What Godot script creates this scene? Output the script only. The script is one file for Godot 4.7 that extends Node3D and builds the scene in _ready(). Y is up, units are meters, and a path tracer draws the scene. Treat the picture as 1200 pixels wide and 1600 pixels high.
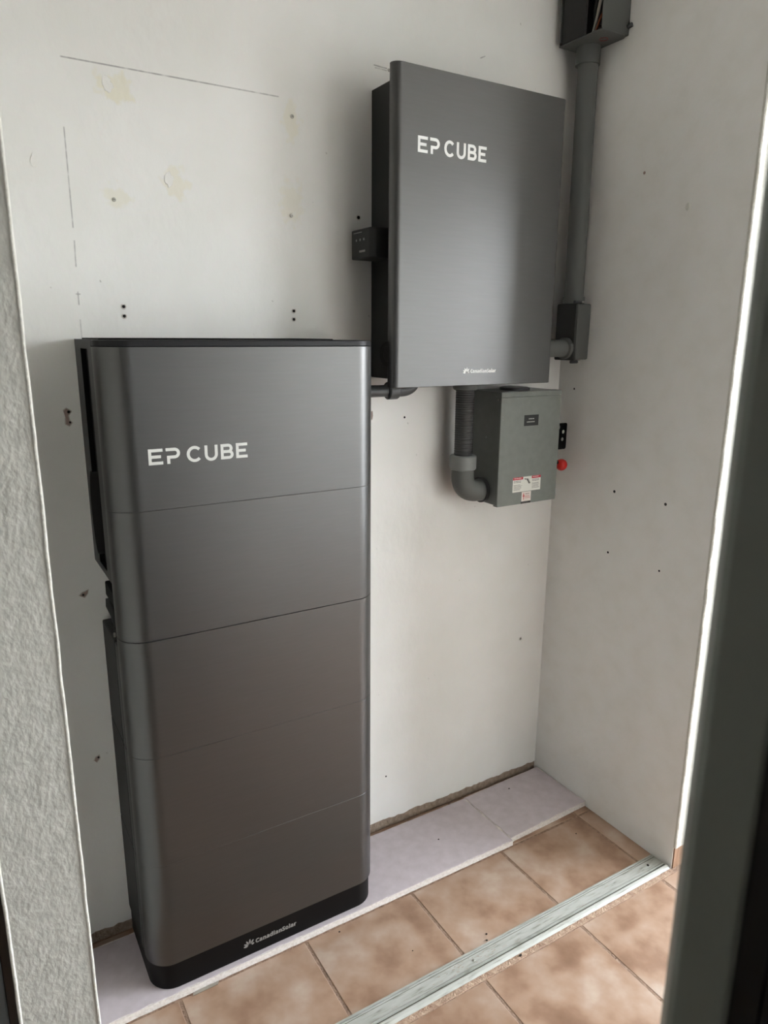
extends Node3D
# An alcove with a wall-mounted power unit, a floor-standing battery tower, conduit and switch gear.
# x = 0 is the alcove's right cheek, z = 0 its back wall, y = 0 the tile floor. Metres.

var M := {}
var used := {}

# ------------------------------------------------------------------ geometry helpers
func new_st() -> SurfaceTool:
	var st := SurfaceTool.new()
	st.begin(Mesh.PRIMITIVE_TRIANGLES)
	return st

func tri(st: SurfaceTool, a: Vector3, b: Vector3, c: Vector3, na: Vector3, nb: Vector3, nc: Vector3, ua := Vector2.ZERO, ub := Vector2.ZERO, uc := Vector2.ZERO) -> void:
	if (b - a).cross(c - a).dot(na + nb + nc) > 0.0:
		var t := b; b = c; c = t
		t = nb; nb = nc; nc = t
		var u := ub; ub = uc; uc = u
	st.set_normal(na); st.set_uv(ua); st.add_vertex(a)
	st.set_normal(nb); st.set_uv(ub); st.add_vertex(b)
	st.set_normal(nc); st.set_uv(uc); st.add_vertex(c)

func quad(st: SurfaceTool, a: Vector3, b: Vector3, c: Vector3, d: Vector3, n: Vector3) -> void:
	tri(st, a, b, c, n, n, n, Vector2(0, 1), Vector2(1, 1), Vector2(1, 0))
	tri(st, a, c, d, n, n, n, Vector2(0, 1), Vector2(1, 0), Vector2(0, 0))

# box with chamfered edges, from corner p to corner q
func bbox(st: SurfaceTool, p: Vector3, q: Vector3, bv := 0.001) -> void:
	var c := (p + q) * 0.5
	var h := (q - p).abs() * 0.5
	bv = minf(bv, minf(h.x, minf(h.y, h.z)) * 0.9)
	for ax in 3:
		var u := (ax + 1) % 3
		var v := (ax + 2) % 3
		for s in [-1.0, 1.0]:
			var n := Vector3.ZERO; n[ax] = s
			var pts: Array[Vector3] = []
			for k in [[-1, -1], [1, -1], [1, 1], [-1, 1]]:
				var w := Vector3.ZERO
				w[ax] = s * h[ax]; w[u] = k[0] * (h[u] - bv); w[v] = k[1] * (h[v] - bv)
				pts.append(c + w)
			quad(st, pts[0], pts[1], pts[2], pts[3], n)
	for ax in 3:
		var u := (ax + 1) % 3
		var v := (ax + 2) % 3
		for su in [-1.0, 1.0]:
			for sv in [-1.0, 1.0]:
				var n := Vector3.ZERO; n[u] = su; n[v] = sv
				n = n.normalized()
				var pts: Array[Vector3] = []
				for k in [[-1, 0], [1, 0], [1, 1], [-1, 1]]:
					var w := Vector3.ZERO
					w[ax] = k[0] * (h[ax] - bv)
					w[u] = su * (h[u] - (bv if k[1] == 1 else 0.0))
					w[v] = sv * (h[v] - (0.0 if k[1] == 1 else bv))
					pts.append(c + w)
				quad(st, pts[0], pts[1], pts[2], pts[3], n)
	for sx in [-1.0, 1.0]:
		for sy in [-1.0, 1.0]:
			for sz in [-1.0, 1.0]:
				var s := Vector3(sx, sy, sz)
				var n := s.normalized()
				var a := c + Vector3(sx * h.x, sy * (h.y - bv), sz * (h.z - bv))
				var b := c + Vector3(sx * (h.x - bv), sy * h.y, sz * (h.z - bv))
				var d := c + Vector3(sx * (h.x - bv), sy * (h.y - bv), sz * h.z)
				tri(st, a, b, d, n, n, n)

# extrude a closed 2D outline; to3(p2, t) places it; axis is the extrusion direction
func prism(st: SurfaceTool, poly: PackedVector2Array, to3: Callable, t0: float, t1: float, smooth_deg := 40.0, bv := 0.0) -> void:
	var n := poly.size()
	if Geometry2D.is_polygon_clockwise(poly):
		poly.reverse()
	var fn := PackedVector2Array()
	for i in n:
		var e := (poly[(i + 1) % n] - poly[i]).normalized()
		fn.append(Vector2(e.y, -e.x))
	var o: Vector3 = to3.call(Vector2.ZERO, 0.0)
	var axis: Vector3 = (to3.call(Vector2.ZERO, 1.0) - o).normalized()
	var dirn := func(v: Vector2) -> Vector3: return (to3.call(v, 0.0) - o).normalized()
	var ca := cos(deg_to_rad(smooth_deg))
	var inner := PackedVector2Array()
	for i in n:
		var pv := fn[(i + n - 1) % n]
		var m := (pv + fn[i])
		m = m / maxf(m.length_squared() * 0.5, 0.2)
		inner.append(poly[i] - m * bv)
	var sg := signf(t1 - t0)
	for i in n:
		var j := (i + 1) % n
		var pn := fn[(i + n - 1) % n]
		var nn := fn[j]
		var n0: Vector2 = (pn + fn[i]).normalized() if pn.dot(fn[i]) > ca else fn[i]
		var n1: Vector2 = (nn + fn[i]).normalized() if nn.dot(fn[i]) > ca else fn[i]
		var a0: Vector3 = to3.call(poly[i], t0 + sg * bv)
		var a1: Vector3 = to3.call(poly[j], t0 + sg * bv)
		var b0: Vector3 = to3.call(poly[i], t1 - sg * bv)
		var b1: Vector3 = to3.call(poly[j], t1 - sg * bv)
		var d0: Vector3 = dirn.call(n0)
		var d1: Vector3 = dirn.call(n1)
		tri(st, a0, a1, b1, d0, d1, d1, Vector2(0, 1), Vector2(1, 1), Vector2(1, 0))
		tri(st, a0, b1, b0, d0, d1, d0, Vector2(0, 1), Vector2(1, 0), Vector2(0, 0))
		if bv > 0.0:
			for e in [[a0, a1, to3.call(inner[i], t0), to3.call(inner[j], t0), -sg], [b0, b1, to3.call(inner[i], t1), to3.call(inner[j], t1), sg]]:
				var m0: Vector3 = (d0 + axis * e[4]).normalized()
				var m1: Vector3 = (d1 + axis * e[4]).normalized()
				tri(st, e[0], e[1], e[3], m0, m1, m1)
				tri(st, e[0], e[3], e[2], m0, m1, m0)
	var idx := Geometry2D.triangulate_polygon(inner)
	for k in range(0, idx.size(), 3):
		for e in [[t0, -sg], [t1, sg]]:
			var nm: Vector3 = axis * e[1]
			tri(st, to3.call(inner[idx[k]], e[0]), to3.call(inner[idx[k + 1]], e[0]), to3.call(inner[idx[k + 2]], e[0]), nm, nm, nm)

func up_y(p: Vector2, t: float) -> Vector3: return Vector3(p.x, t, p.y)       # outline in x, z
func along_x(p: Vector2, t: float) -> Vector3: return Vector3(t, p.y, p.x)    # outline in z, y
func out_z(p: Vector2, t: float) -> Vector3: return Vector3(p.x, p.y, t)      # outline in x, y

# tube swept along a path with a radius per point
func tube(st: SurfaceTool, path: Array, radii: Variant, sides := 28, caps := true) -> void:
	var n := path.size()
	var rings: Array = []
	var up := Vector3.UP
	var last_t := Vector3.ZERO
	for i in n:
		var t: Vector3 = (path[mini(i + 1, n - 1)] - path[maxi(i - 1, 0)]).normalized()
		if t.length() < 0.5:
			t = last_t
		if i == 0:
			up = Vector3.UP if absf(t.y) < 0.9 else Vector3.RIGHT
		up = (up - t * up.dot(t)).normalized()
		var side := t.cross(up).normalized()
		last_t = t
		var ring: Array = []
		var r: float = radii if radii is float else radii[i]
		for k in sides:
			var a := TAU * k / sides
			var d := up * cos(a) + side * sin(a)
			ring.append([path[i] + d * r, d])
		rings.append(ring)
	for i in n - 1:
		var r0: float = radii if radii is float else radii[i]
		var r1: float = radii if radii is float else radii[i + 1]
		var len_: float = (path[i + 1] - path[i]).length()
		var t: Vector3 = (path[i + 1] - path[i]).normalized()
		var slope := t * (r0 - r1) / maxf(len_, 1e-5)
		for k in sides:
			var k2 := (k + 1) % sides
			var a: Array = rings[i][k]; var b: Array = rings[i][k2]
			var c: Array = rings[i + 1][k2]; var d: Array = rings[i + 1][k]
			var na: Vector3 = (a[1] + slope).normalized(); var nb: Vector3 = (b[1] + slope).normalized()
			var nc: Vector3 = (c[1] + slope).normalized(); var nd: Vector3 = (d[1] + slope).normalized()
			tri(st, a[0], b[0], c[0], na, nb, nc)
			tri(st, a[0], c[0], d[0], na, nc, nd)
	if caps:
		for e in [[0, -1.0], [n - 1, 1.0]]:
			var ring: Array = rings[e[0]]
			var m: int = clampi(e[0], 0, n - 2)
			var nm: Vector3 = (path[m + 1] - path[m]).normalized() * e[1]
			for k in sides:
				tri(st, path[e[0]], ring[k][0], ring[(k + 1) % sides][0], nm, nm, nm)

func ball(st: SurfaceTool, c: Vector3, r: Vector3, sides := 24) -> void:
	var rows := sides / 2
	for i in rows:
		for k in sides:
			var q: Array[Vector3] = []
			for e in [[i, k], [i, k + 1], [i + 1, k + 1], [i + 1, k]]:
				var th: float = PI * e[0] / rows
				var ph: float = TAU * e[1] / sides
				q.append(Vector3(sin(th) * cos(ph), cos(th), sin(th) * sin(ph)))
			tri(st, c + q[0] * r, c + q[1] * r, c + q[2] * r, (q[0] / r).normalized(), (q[1] / r).normalized(), (q[2] / r).normalized())
			tri(st, c + q[0] * r, c + q[2] * r, c + q[3] * r, (q[0] / r).normalized(), (q[2] / r).normalized(), (q[3] / r).normalized())

func arc(c: Vector3, u: Vector3, v: Vector3, r: float, a0: float, a1: float, n := 12) -> Array:
	var out: Array = []
	for i in n + 1:
		var a := lerpf(a0, a1, float(i) / n)
		out.append(c + (u * cos(a) + v * sin(a)) * r)
	return out

func rounded_rect(x0: float, y0: float, x1: float, y1: float, r: Array, seg := 8) -> PackedVector2Array:
	# r = radii at (x0,y0), (x1,y0), (x1,y1), (x0,y1)
	var out := PackedVector2Array()
	var cs := [Vector2(x0 + r[0], y0 + r[0]), Vector2(x1 - r[1], y0 + r[1]), Vector2(x1 - r[2], y1 - r[2]), Vector2(x0 + r[3], y1 - r[3])]
	for k in 4:
		if r[k] <= 0.0:
			out.append(cs[k])
			continue
		for i in seg + 1:
			var a: float = PI + k * PI / 2 + PI / 2 * i / seg
			out.append(cs[k] + Vector2(cos(a), sin(a)) * r[k])
	return out

# ------------------------------------------------------------------ object helpers
func numbered(called: String) -> String:
	if not used.has(called):
		used[called] = 0
		return called
	used[called] += 1
	return "%s_%03d" % [called, used[called]]

func obj(called: String, st: SurfaceTool, m: Material, parent: Node = null) -> MeshInstance3D:
	var o := MeshInstance3D.new()
	o.mesh = st.commit()
	o.material_override = m
	o.cast_shadow = GeometryInstance3D.SHADOW_CASTING_SETTING_ON
	if parent == null:
		o.name = numbered(called)
		add_child(o)
	else:
		o.name = called
		parent.add_child(o, true)
	return o

func tag(o: Node, label: String, category: String, group := "", kind := "") -> Node:
	o.set_meta("label", label)
	o.set_meta("category", category)
	if group: o.set_meta("group", group)
	if kind: o.set_meta("kind", kind)
	return o

func structure(called: String, st: SurfaceTool, m: Material, label: String, category: String) -> MeshInstance3D:
	var o := obj(called, st, m)
	tag(o, label, category, "", "structure")
	return o

func thing(called: String, label: String, category: String, group := "") -> Node3D:
	var o := Node3D.new()
	o.name = numbered(called)
	add_child(o)
	tag(o, label, category, group)
	return o

func part_box(called: String, p: Vector3, q: Vector3, m: Material, parent: Node, bv := 0.001) -> MeshInstance3D:
	var st := new_st()
	bbox(st, p, q, bv)
	return obj(called, st, m, parent)

# ------------------------------------------------------------------ materials
func mat(c: Color, rough: float, metal := 0.0, spec := 0.5) -> StandardMaterial3D:
	var m := StandardMaterial3D.new()
	m.albedo_color = c
	m.roughness = rough
	m.metallic = metal
	m.metallic_specular = spec
	return m

func noise_tex(size: int, freq: float, oct: int, sd: int, ramp: Array = [], kind := FastNoiseLite.TYPE_SIMPLEX_SMOOTH) -> NoiseTexture2D:
	var f := FastNoiseLite.new()
	f.noise_type = kind
	f.seed = sd
	f.frequency = freq
	f.fractal_octaves = oct
	var t := NoiseTexture2D.new()
	t.width = size; t.height = size
	t.seamless = true
	t.noise = f
	if ramp.size():
		var g := Gradient.new()
		var offs := PackedFloat32Array(); var cols := PackedColorArray()
		for r in ramp:
			offs.append(r[0]); cols.append(r[1])
		g.offsets = offs; g.colors = cols
		t.color_ramp = g
	return t

func tri_mat(albedo: Texture2D, height: Texture2D, hscale: float, rough: float, per_m: Vector3, off := Vector3.ZERO) -> StandardMaterial3D:
	var m := StandardMaterial3D.new()
	m.roughness = rough
	m.uv1_triplanar = true
	m.uv1_world_triplanar = true
	m.uv1_scale = per_m
	m.uv1_offset = off
	m.albedo_texture = albedo
	if height:
		m.heightmap_enabled = true
		m.heightmap_texture = height
		m.heightmap_scale = hscale
	return m

func soft_blob(im: Image, c: Vector2, r: Vector2, col: Color, strength: float, sd: int) -> void:
	var f := FastNoiseLite.new()
	f.seed = sd; f.frequency = 0.045
	for y in range(maxi(0, int(c.y - r.y * 1.4)), mini(im.get_height(), int(c.y + r.y * 1.4))):
		for x in range(maxi(0, int(c.x - r.x * 1.4)), mini(im.get_width(), int(c.x + r.x * 1.4))):
			var d := ((Vector2(x, y) - c) / r).length() + f.get_noise_2d(x, y) * 0.7
			if d < 1.0:
				im.set_pixel(x, y, im.get_pixel(x, y).lerp(col, strength * clampf((1.0 - d) * 2.5, 0.0, 1.0)))

func stroke(im: Image, a: Vector2, b: Vector2, col: Color, w: float, sd: int, amount := 1.0) -> void:
	var f := FastNoiseLite.new()
	f.seed = sd; f.frequency = 0.03
	var n := int((b - a).length() * 2.0)
	for i in n + 1:
		var p := a.lerp(b, float(i) / n)
		var k := clampf(0.75 + f.get_noise_1d(i) * 0.9, 0.0, 1.0) * amount
		for dy in range(-2, 3):
			for dx in range(-2, 3):
				var q := Vector2i(int(p.x) + dx, int(p.y) + dy)
				if q.x < 0 or q.y < 0 or q.x >= im.get_width() or q.y >= im.get_height():
					continue
				var cov := clampf(w * 0.5 + 0.5 - (Vector2(q) + Vector2(0.5, 0.5) - p).length(), 0.0, 1.0) * k * 0.5
				if cov > 0.0:
					im.set_pixelv(q, im.get_pixelv(q).lerp(col, cov))

func make_materials() -> void:
	var white := Color(0.915, 0.908, 0.888)
	# painted drywall: faint roller texture and faint mottling
	var wall_h := noise_tex(1024, 0.018, 5, 11)
	var wall_c := noise_tex(512, 0.012, 4, 12, [[0.0, Color(0.90, 0.891, 0.866)], [0.5, white], [1.0, Color(0.922, 0.916, 0.90)]])
	M.wall = tri_mat(wall_c, wall_h, 0.05, 0.62, Vector3(1.6, 1.6, 1.6))
	M.wall_height = wall_h
	M.ceiling = tri_mat(wall_c, wall_h, 0.1, 0.9, Vector3(1.1, 1.1, 1.1))
	# rough trowelled plaster on the partition's end
	var st_h := noise_tex(1024, 0.022, 5, 21)
	var st_c := noise_tex(512, 0.02, 4, 22, [[0.0, Color(0.63, 0.625, 0.592)], [0.5, Color(0.68, 0.675, 0.64)], [1.0, Color(0.72, 0.715, 0.685)]])
	M.plaster = tri_mat(st_c, st_h, 0.10, 0.55, Vector3(3.8, 2.4, 3.8))
	M.bead = tri_mat(noise_tex(256, 0.03, 3, 24, [[0.0, Color(0.77, 0.76, 0.715)], [1.0, Color(0.84, 0.832, 0.80)]]), st_h, 0.12, 0.6, Vector3(5, 5, 5))
	M.raw_wood = tri_mat(noise_tex(256, 0.02, 3, 25, [[0.0, Color(0.50, 0.38, 0.29)], [1.0, Color(0.66, 0.53, 0.43)]]), null, 0.0, 0.8, Vector3(8, 2, 8))
	M.concrete = tri_mat(noise_tex(256, 0.03, 4, 26, [[0.0, Color(0.57, 0.50, 0.44)], [0.5, Color(0.64, 0.57, 0.505)], [1.0, Color(0.71, 0.64, 0.575)]]), st_h, 0.3, 0.95, Vector3(6, 6, 6))
	# ceramic tiles, several firings
	var tile_h := noise_tex(512, 0.02, 3, 31)
	M.tiles = []
	for k in 6:
		var d := [-0.035, -0.023, -0.047, -0.015, -0.053, -0.029][k] as float
		var c := noise_tex(512, 0.0056, 5, 40 + k, [
			[0.0, Color(0.53 + d, 0.41 + d, 0.325 + d)], [0.3, Color(0.615 + d, 0.49 + d, 0.402 + d)],
			[0.5, Color(0.68 + d, 0.56 + d, 0.47 + d)], [0.72, Color(0.715 + d, 0.61 + d, 0.53 + d)], [1.0, Color(0.765 + d, 0.685 + d, 0.62 + d)]])
		var tm := tri_mat(c, tile_h, 0.04, 0.36, Vector3(1.9, 1.9, 1.9), Vector3(0.13 * k, 0.0, 0.29 * k))
		M.tiles.append(tm)
	M.grout = tri_mat(noise_tex(256, 0.04, 3, 32, [[0.0, Color(0.50, 0.405, 0.335)], [1.0, Color(0.66, 0.555, 0.475)]]), st_h, 0.2, 0.9, Vector3(6, 6, 6))
	M.mortar = tri_mat(noise_tex(256, 0.03, 4, 33, [[0.0, Color(0.58, 0.46, 0.38)], [1.0, Color(0.78, 0.68, 0.58)]]), st_h, 0.3, 0.9, Vector3(6, 6, 6))
	# white-painted floor track with dirt in the scratches
	var tr := noise_tex(512, 0.02, 5, 34, [[0.0, Color(0.42, 0.415, 0.37)], [0.24, Color(0.62, 0.618, 0.575)], [0.4, Color(0.67, 0.668, 0.63)], [1.0, Color(0.725, 0.722, 0.69)]])
	M.track = tri_mat(tr, null, 0.0, 0.45, Vector3(1.3, 6, 9))
	# gypsum board: lilac-grey paper, chalky cut edge
	M.paper = tri_mat(noise_tex(512, 0.015, 4, 35, [[0.0, Color(0.745, 0.70, 0.705)], [1.0, Color(0.80, 0.755, 0.765)]]), null, 0.0, 0.7, Vector3(3, 3, 3))
	M.gypsum = tri_mat(noise_tex(256, 0.05, 4, 36, [[0.0, Color(0.80, 0.76, 0.72)], [1.0, Color(0.91, 0.885, 0.86)]]), st_h, 0.08, 0.95, Vector3(7, 7, 7))
	# anodised sheet: fine horizontal brushing
	M.metal = tri_mat(noise_tex(256, 0.02, 2, 38, [[0.0, Color(0.345, 0.343, 0.34)], [1.0, Color(0.353, 0.351, 0.348)]]), null, 0.0, 0.39, Vector3(1.5, 24, 1.5))
	M.metal.metallic = 0.96
	M.metal.clearcoat_enabled = true
	M.metal.clearcoat = 0.35
	M.metal.clearcoat_roughness = 0.26
	M.dark_body = mat(Color(0.155, 0.158, 0.157), 0.55, 0.0, 0.35)
	M.black = mat(Color(0.03, 0.03, 0.032), 0.6, 0.0, 0.2)
	M.plinth = mat(Color(0.05, 0.045, 0.043), 0.5, 0.0, 0.25)
	M.cap = mat(Color(0.09, 0.09, 0.095), 0.42, 0.0, 0.35)
	M.side_grey = mat(Color(0.21, 0.212, 0.21), 0.5, 0.0, 0.35)
	M.print_white = mat(Color(0.93, 0.93, 0.92), 0.5)
	M.print_grey = mat(Color(0.52, 0.51, 0.49), 0.5)
	M.print_silver = mat(Color(0.80, 0.80, 0.78), 0.5)
	var pt := noise_tex(256, 0.03, 3, 39, [[0.0, Color(0.44, 0.455, 0.435)], [1.0, Color(0.47, 0.485, 0.465)]])
	M.enamel = tri_mat(pt, null, 0.0, 0.42, Vector3(4, 4, 4))
	M.pvc = mat(Color(0.39, 0.398, 0.385), 0.55, 0.0, 0.35)
	M.pvc_box = mat(Color(0.355, 0.362, 0.35), 0.55, 0.0, 0.35)
	M.pvc_cover_shaded = mat(Color(0.24, 0.242, 0.238), 0.6, 0.0, 0.3)  # shade on the cover's face painted in as a darker grey
	M.pvc_dark = mat(Color(0.25, 0.255, 0.255), 0.45)
	M.pvc_light = mat(Color(0.50, 0.51, 0.50), 0.5)
	M.steel = mat(Color(0.72, 0.71, 0.68), 0.32, 1.0)
	M.red = mat(Color(0.82, 0.13, 0.09), 0.4)
	M.wire_red = mat(Color(0.45, 0.10, 0.07), 0.5)
	M.wire_white = mat(Color(0.58, 0.56, 0.52), 0.5)
	M.wire_black = mat(Color(0.04, 0.04, 0.045), 0.5)
	M.copper = mat(Color(0.42, 0.24, 0.16), 0.5, 1.0)
	M.door_green = mat(Color(0.45, 0.465, 0.43), 0.5)
	M.door_glass = mat(Color(0.11, 0.115, 0.125), 0.25)
	M.door_blue = mat(Color(0.44, 0.475, 0.49), 0.55)
	M.frame = mat(Color(0.55, 0.55, 0.53), 0.5)
	M.grime_shade = mat(Color(0.36, 0.345, 0.30), 0.9, 0.0, 0.2)  # grime colour that also stands in for shade in the track grooves
	M.dirt = mat(Color(0.16, 0.12, 0.09), 0.9)
	M.hole = mat(Color(0.10, 0.09, 0.08), 0.95)
	M.spackle = mat(Color(0.80, 0.775, 0.74), 0.9)
	M.pink_paper = mat(Color(0.63, 0.55, 0.52), 0.95)
	M.paving = tri_mat(noise_tex(256, 0.03, 4, 53, [[0.0, Color(0.50, 0.49, 0.47)], [1.0, Color(0.60, 0.59, 0.57)]]), null, 0.0, 0.9, Vector3(1, 1, 1))
	M.outside = tri_mat(noise_tex(256, 0.03, 4, 50, [[0.0, Color(0.66, 0.65, 0.62)], [1.0, Color(0.76, 0.75, 0.72)]]), null, 0.0, 0.9, Vector3(1, 1, 1))

# back-wall picture: pencil lines, spackle stains, scuffs. 1.66 m x 2.6 m
const WX0 := -1.66
const WY1 := 2.62
const WPX := 770.0
func wall_px(x: float, y: float) -> Vector2:
	return Vector2((x - WX0) * WPX, (WY1 - y) * WPX)

func make_back_wall_material() -> StandardMaterial3D:
	var f := FastNoiseLite.new()
	f.seed = 5; f.frequency = 0.02; f.fractal_octaves = 4
	var w := int((0.04 - WX0) * WPX)
	var h := int((WY1 + 0.02) * WPX)
	var small := Image.create(w / 4, h / 4, false, Image.FORMAT_RGB8)
	for y in small.get_height():
		for x in small.get_width():
			var v := f.get_noise_2d(x, y) * 0.016
			small.set_pixel(x, y, Color(0.912 + v, 0.907 + v, 0.889 + v * 1.3))
	small.resize(w, h, Image.INTERPOLATE_CUBIC)
	var im := small
	# pencil layout lines for the mounting bracket
	var pencil := Color(0.58, 0.57, 0.56)
	stroke(im, wall_px(-1.366, 2.0095), wall_px(-1.06, 2.0095), pencil, 1.9, 1, 0.85)
	stroke(im, wall_px(-1.06, 2.0095), wall_px(-0.915, 2.0095), pencil, 1.7, 10, 0.6)
	stroke(im, wall_px(-1.372, 1.885), wall_px(-1.372, 1.70), pencil, 1.5, 2, 0.75)
	stroke(im, wall_px(-1.372, 1.675), wall_px(-1.373, 1.625), pencil, 1.5, 3, 0.75)
	stroke(im, wall_px(-1.374, 1.575), wall_px(-1.374, 1.55), pencil, 1.5, 4, 0.8)
	stroke(im, wall_px(-1.3745, 1.52), wall_px(-1.3745, 1.482), pencil, 1.3, 5, 0.6)
	stroke(im, wall_px(-1.378, 1.571), wall_px(-1.370, 1.571), pencil, 1.5, 6, 0.7)
	stroke(im, wall_px(-0.668, 2.116), wall_px(-0.632, 2.1145), pencil, 1.8, 7, 0.9)
	stroke(im, wall_px(-0.665, 2.111), wall_px(-0.632, 2.110), pencil, 1.5, 8, 0.7)
	stroke(im, wall_px(-0.35, 2.187), wall_px(-0.335, 2.194), pencil, 1.6, 9, 0.7)
	# yellowed filler round old fixings
	var yel := Color(0.90, 0.88, 0.80)
	soft_blob(im, wall_px(-1.272, 1.972), Vector2(30, 25), yel, 0.75, 61)
	soft_blob(im, wall_px(-1.158, 1.806), Vector2(24, 26), yel, 0.55, 62)
	soft_blob(im, wall_px(-1.283, 1.765), Vector2(22, 20), yel, 0.5, 63)
	soft_blob(im, wall_px(-0.886, 1.962), Vector2(20, 34), yel, 0.5, 64)
	soft_blob(im, wall_px(-0.890, 1.79), Vector2(24, 40), yel, 0.4, 65)
	# specks
	var rng := RandomNumberGenerator.new()
	rng.seed = 77
	for i in 70:
		var p := wall_px(rng.randf_range(-1.52, -0.01), rng.randf_range(0.05, 2.55))
		stroke(im, p, p + Vector2(rng.randf_range(0, 2), rng.randf_range(0, 3)), Color(0.42, 0.40, 0.36), rng.randf_range(0.8, 1.9), i, rng.randf_range(0.15, 0.6))
	var m := StandardMaterial3D.new()
	m.albedo_texture = ImageTexture.create_from_image(im)
	m.roughness = 0.62
	m.heightmap_enabled = true
	m.heightmap_texture = noise_tex(2048, 0.012, 5, 13)
	m.heightmap_scale = 0.08
	m.texture_repeat = false
	return m

# ------------------------------------------------------------------ lettering
# a flat bar following a polyline in the x, y plane, proud of the surface by d
func bar(st: SurfaceTool, pts: PackedVector2Array, w: float, z: float, d: float) -> void:
	var n := pts.size()
	var l := PackedVector2Array(); var r := PackedVector2Array()
	for i in n:
		var t0 := (pts[i] - pts[maxi(i - 1, 0)]).normalized()
		var t1 := (pts[mini(i + 1, n - 1)] - pts[i]).normalized()
		if i == 0: t0 = t1
		if i == n - 1: t1 = t0
		var nm := Vector2(-(t0 + t1).y, (t0 + t1).x).normalized()
		var k := 1.0 / maxf(nm.dot(Vector2(-t0.y, t0.x)), 0.5)
		l.append(pts[i] + nm * w * 0.5 * k)
		r.append(pts[i] - nm * w * 0.5 * k)
	for i in n - 1:
		var a := Vector3(l[i].x, l[i].y, z + d); var b := Vector3(l[i + 1].x, l[i + 1].y, z + d)
		var c := Vector3(r[i + 1].x, r[i + 1].y, z + d); var e := Vector3(r[i].x, r[i].y, z + d)
		quad(st, a, b, c, e, Vector3.BACK)
		var dz := Vector3(0, 0, d)
		var nl := (a - e).normalized()
		quad(st, a, b, b - dz, a - dz, nl)
		quad(st, e, c, c - dz, e - dz, -nl)

func arc2(c: Vector2, r: Vector2, a0: float, a1: float, n := 14) -> PackedVector2Array:
	var out := PackedVector2Array()
	for i in n + 1:
		var a := deg_to_rad(lerpf(a0, a1, float(i) / n))
		out.append(c + Vector2(cos(a), sin(a)) * r)
	return out

func cat(a: PackedVector2Array, b: PackedVector2Array) -> PackedVector2Array:
	var o := a.duplicate()
	o.append_array(b)
	return o

# the wordmark: x0..x1 wide, y0..y1 tall, on the plane z
func wordmark(x0: float, x1: float, y0: float, y1: float, z: float, m: Material, parent: Node) -> void:
	var h := y1 - y0
	var w := x1 - x0
	var s := h * 0.19
	var q := s * 0.5
	var names := ["E", "P", "C", "U", "B", "E"]
	var spans := [[0.0, 0.138], [0.168, 0.306], [0.372, 0.522], [0.552, 0.686], [0.717, 0.85], [0.878, 1.0]]
	for k in 6:
		var st := new_st()
		var a: float = x0 + w * spans[k][0]
		var b: float = x0 + w * spans[k][1]
		var L := a + q; var B := y0 + q; var T := y1 - q; var R := b - q; var mid := (y0 + y1) * 0.5
		match names[k]:
			"E":
				bar(st, PackedVector2Array([Vector2(b, T), Vector2(L, T), Vector2(L, B), Vector2(b, B)]), s, z, 0.0006)
				bar(st, PackedVector2Array([Vector2(L + q, mid), Vector2(b - w * 0.018, mid)]), s, z, 0.0006)
			"P":
				var rr := (T - (y0 + h * 0.42)) * 0.5
				var cc := Vector2(R - rr, T - rr)
				var p := cat(PackedVector2Array([Vector2(a, T)]), arc2(cc, Vector2(rr, rr), 90, -90))
				p.append(Vector2(L + h * 0.06, T - 2 * rr)); p.append(Vector2(L + h * 0.06, y0))
				bar(st, p, s, z, 0.0006)
			"C":
				bar(st, arc2(Vector2((L + R) * 0.5 + w * 0.004, mid), Vector2((R - L) * 0.5 + w * 0.004, (T - B) * 0.5 + h * 0.02), 42, 318, 24), s, z, 0.0006)
			"U":
				var ru := (R - L) * 0.5
				var p := cat(PackedVector2Array([Vector2(L, y1)]), arc2(Vector2((L + R) * 0.5, B + ru - h * 0.03), Vector2(ru, ru), 180, 360, 16))
				p.append(Vector2(R, y1))
				bar(st, p, s, z, 0.0006)
			"B":
				bar(st, PackedVector2Array([Vector2(L, y0), Vector2(L, y1)]), s, z, 0.0006)
				var r1 := (T - mid) * 0.5
				var p := cat(PackedVector2Array([Vector2(L + q, T)]), arc2(Vector2(R - r1 - w * 0.008, T - r1), Vector2(r1, r1), 90, -60))
				bar(st, p, s, z, 0.00062)
				var r2 := (mid - B) * 0.5
				p = cat(PackedVector2Array([Vector2(L + q, mid)]), arc2(Vector2(R - r2, B + r2), Vector2(r2, r2), 90, -90))
				p.append(Vector2(L + q, B))
				bar(st, p, s, z, 0.0007)
		obj("letter", st, m, parent)

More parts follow.
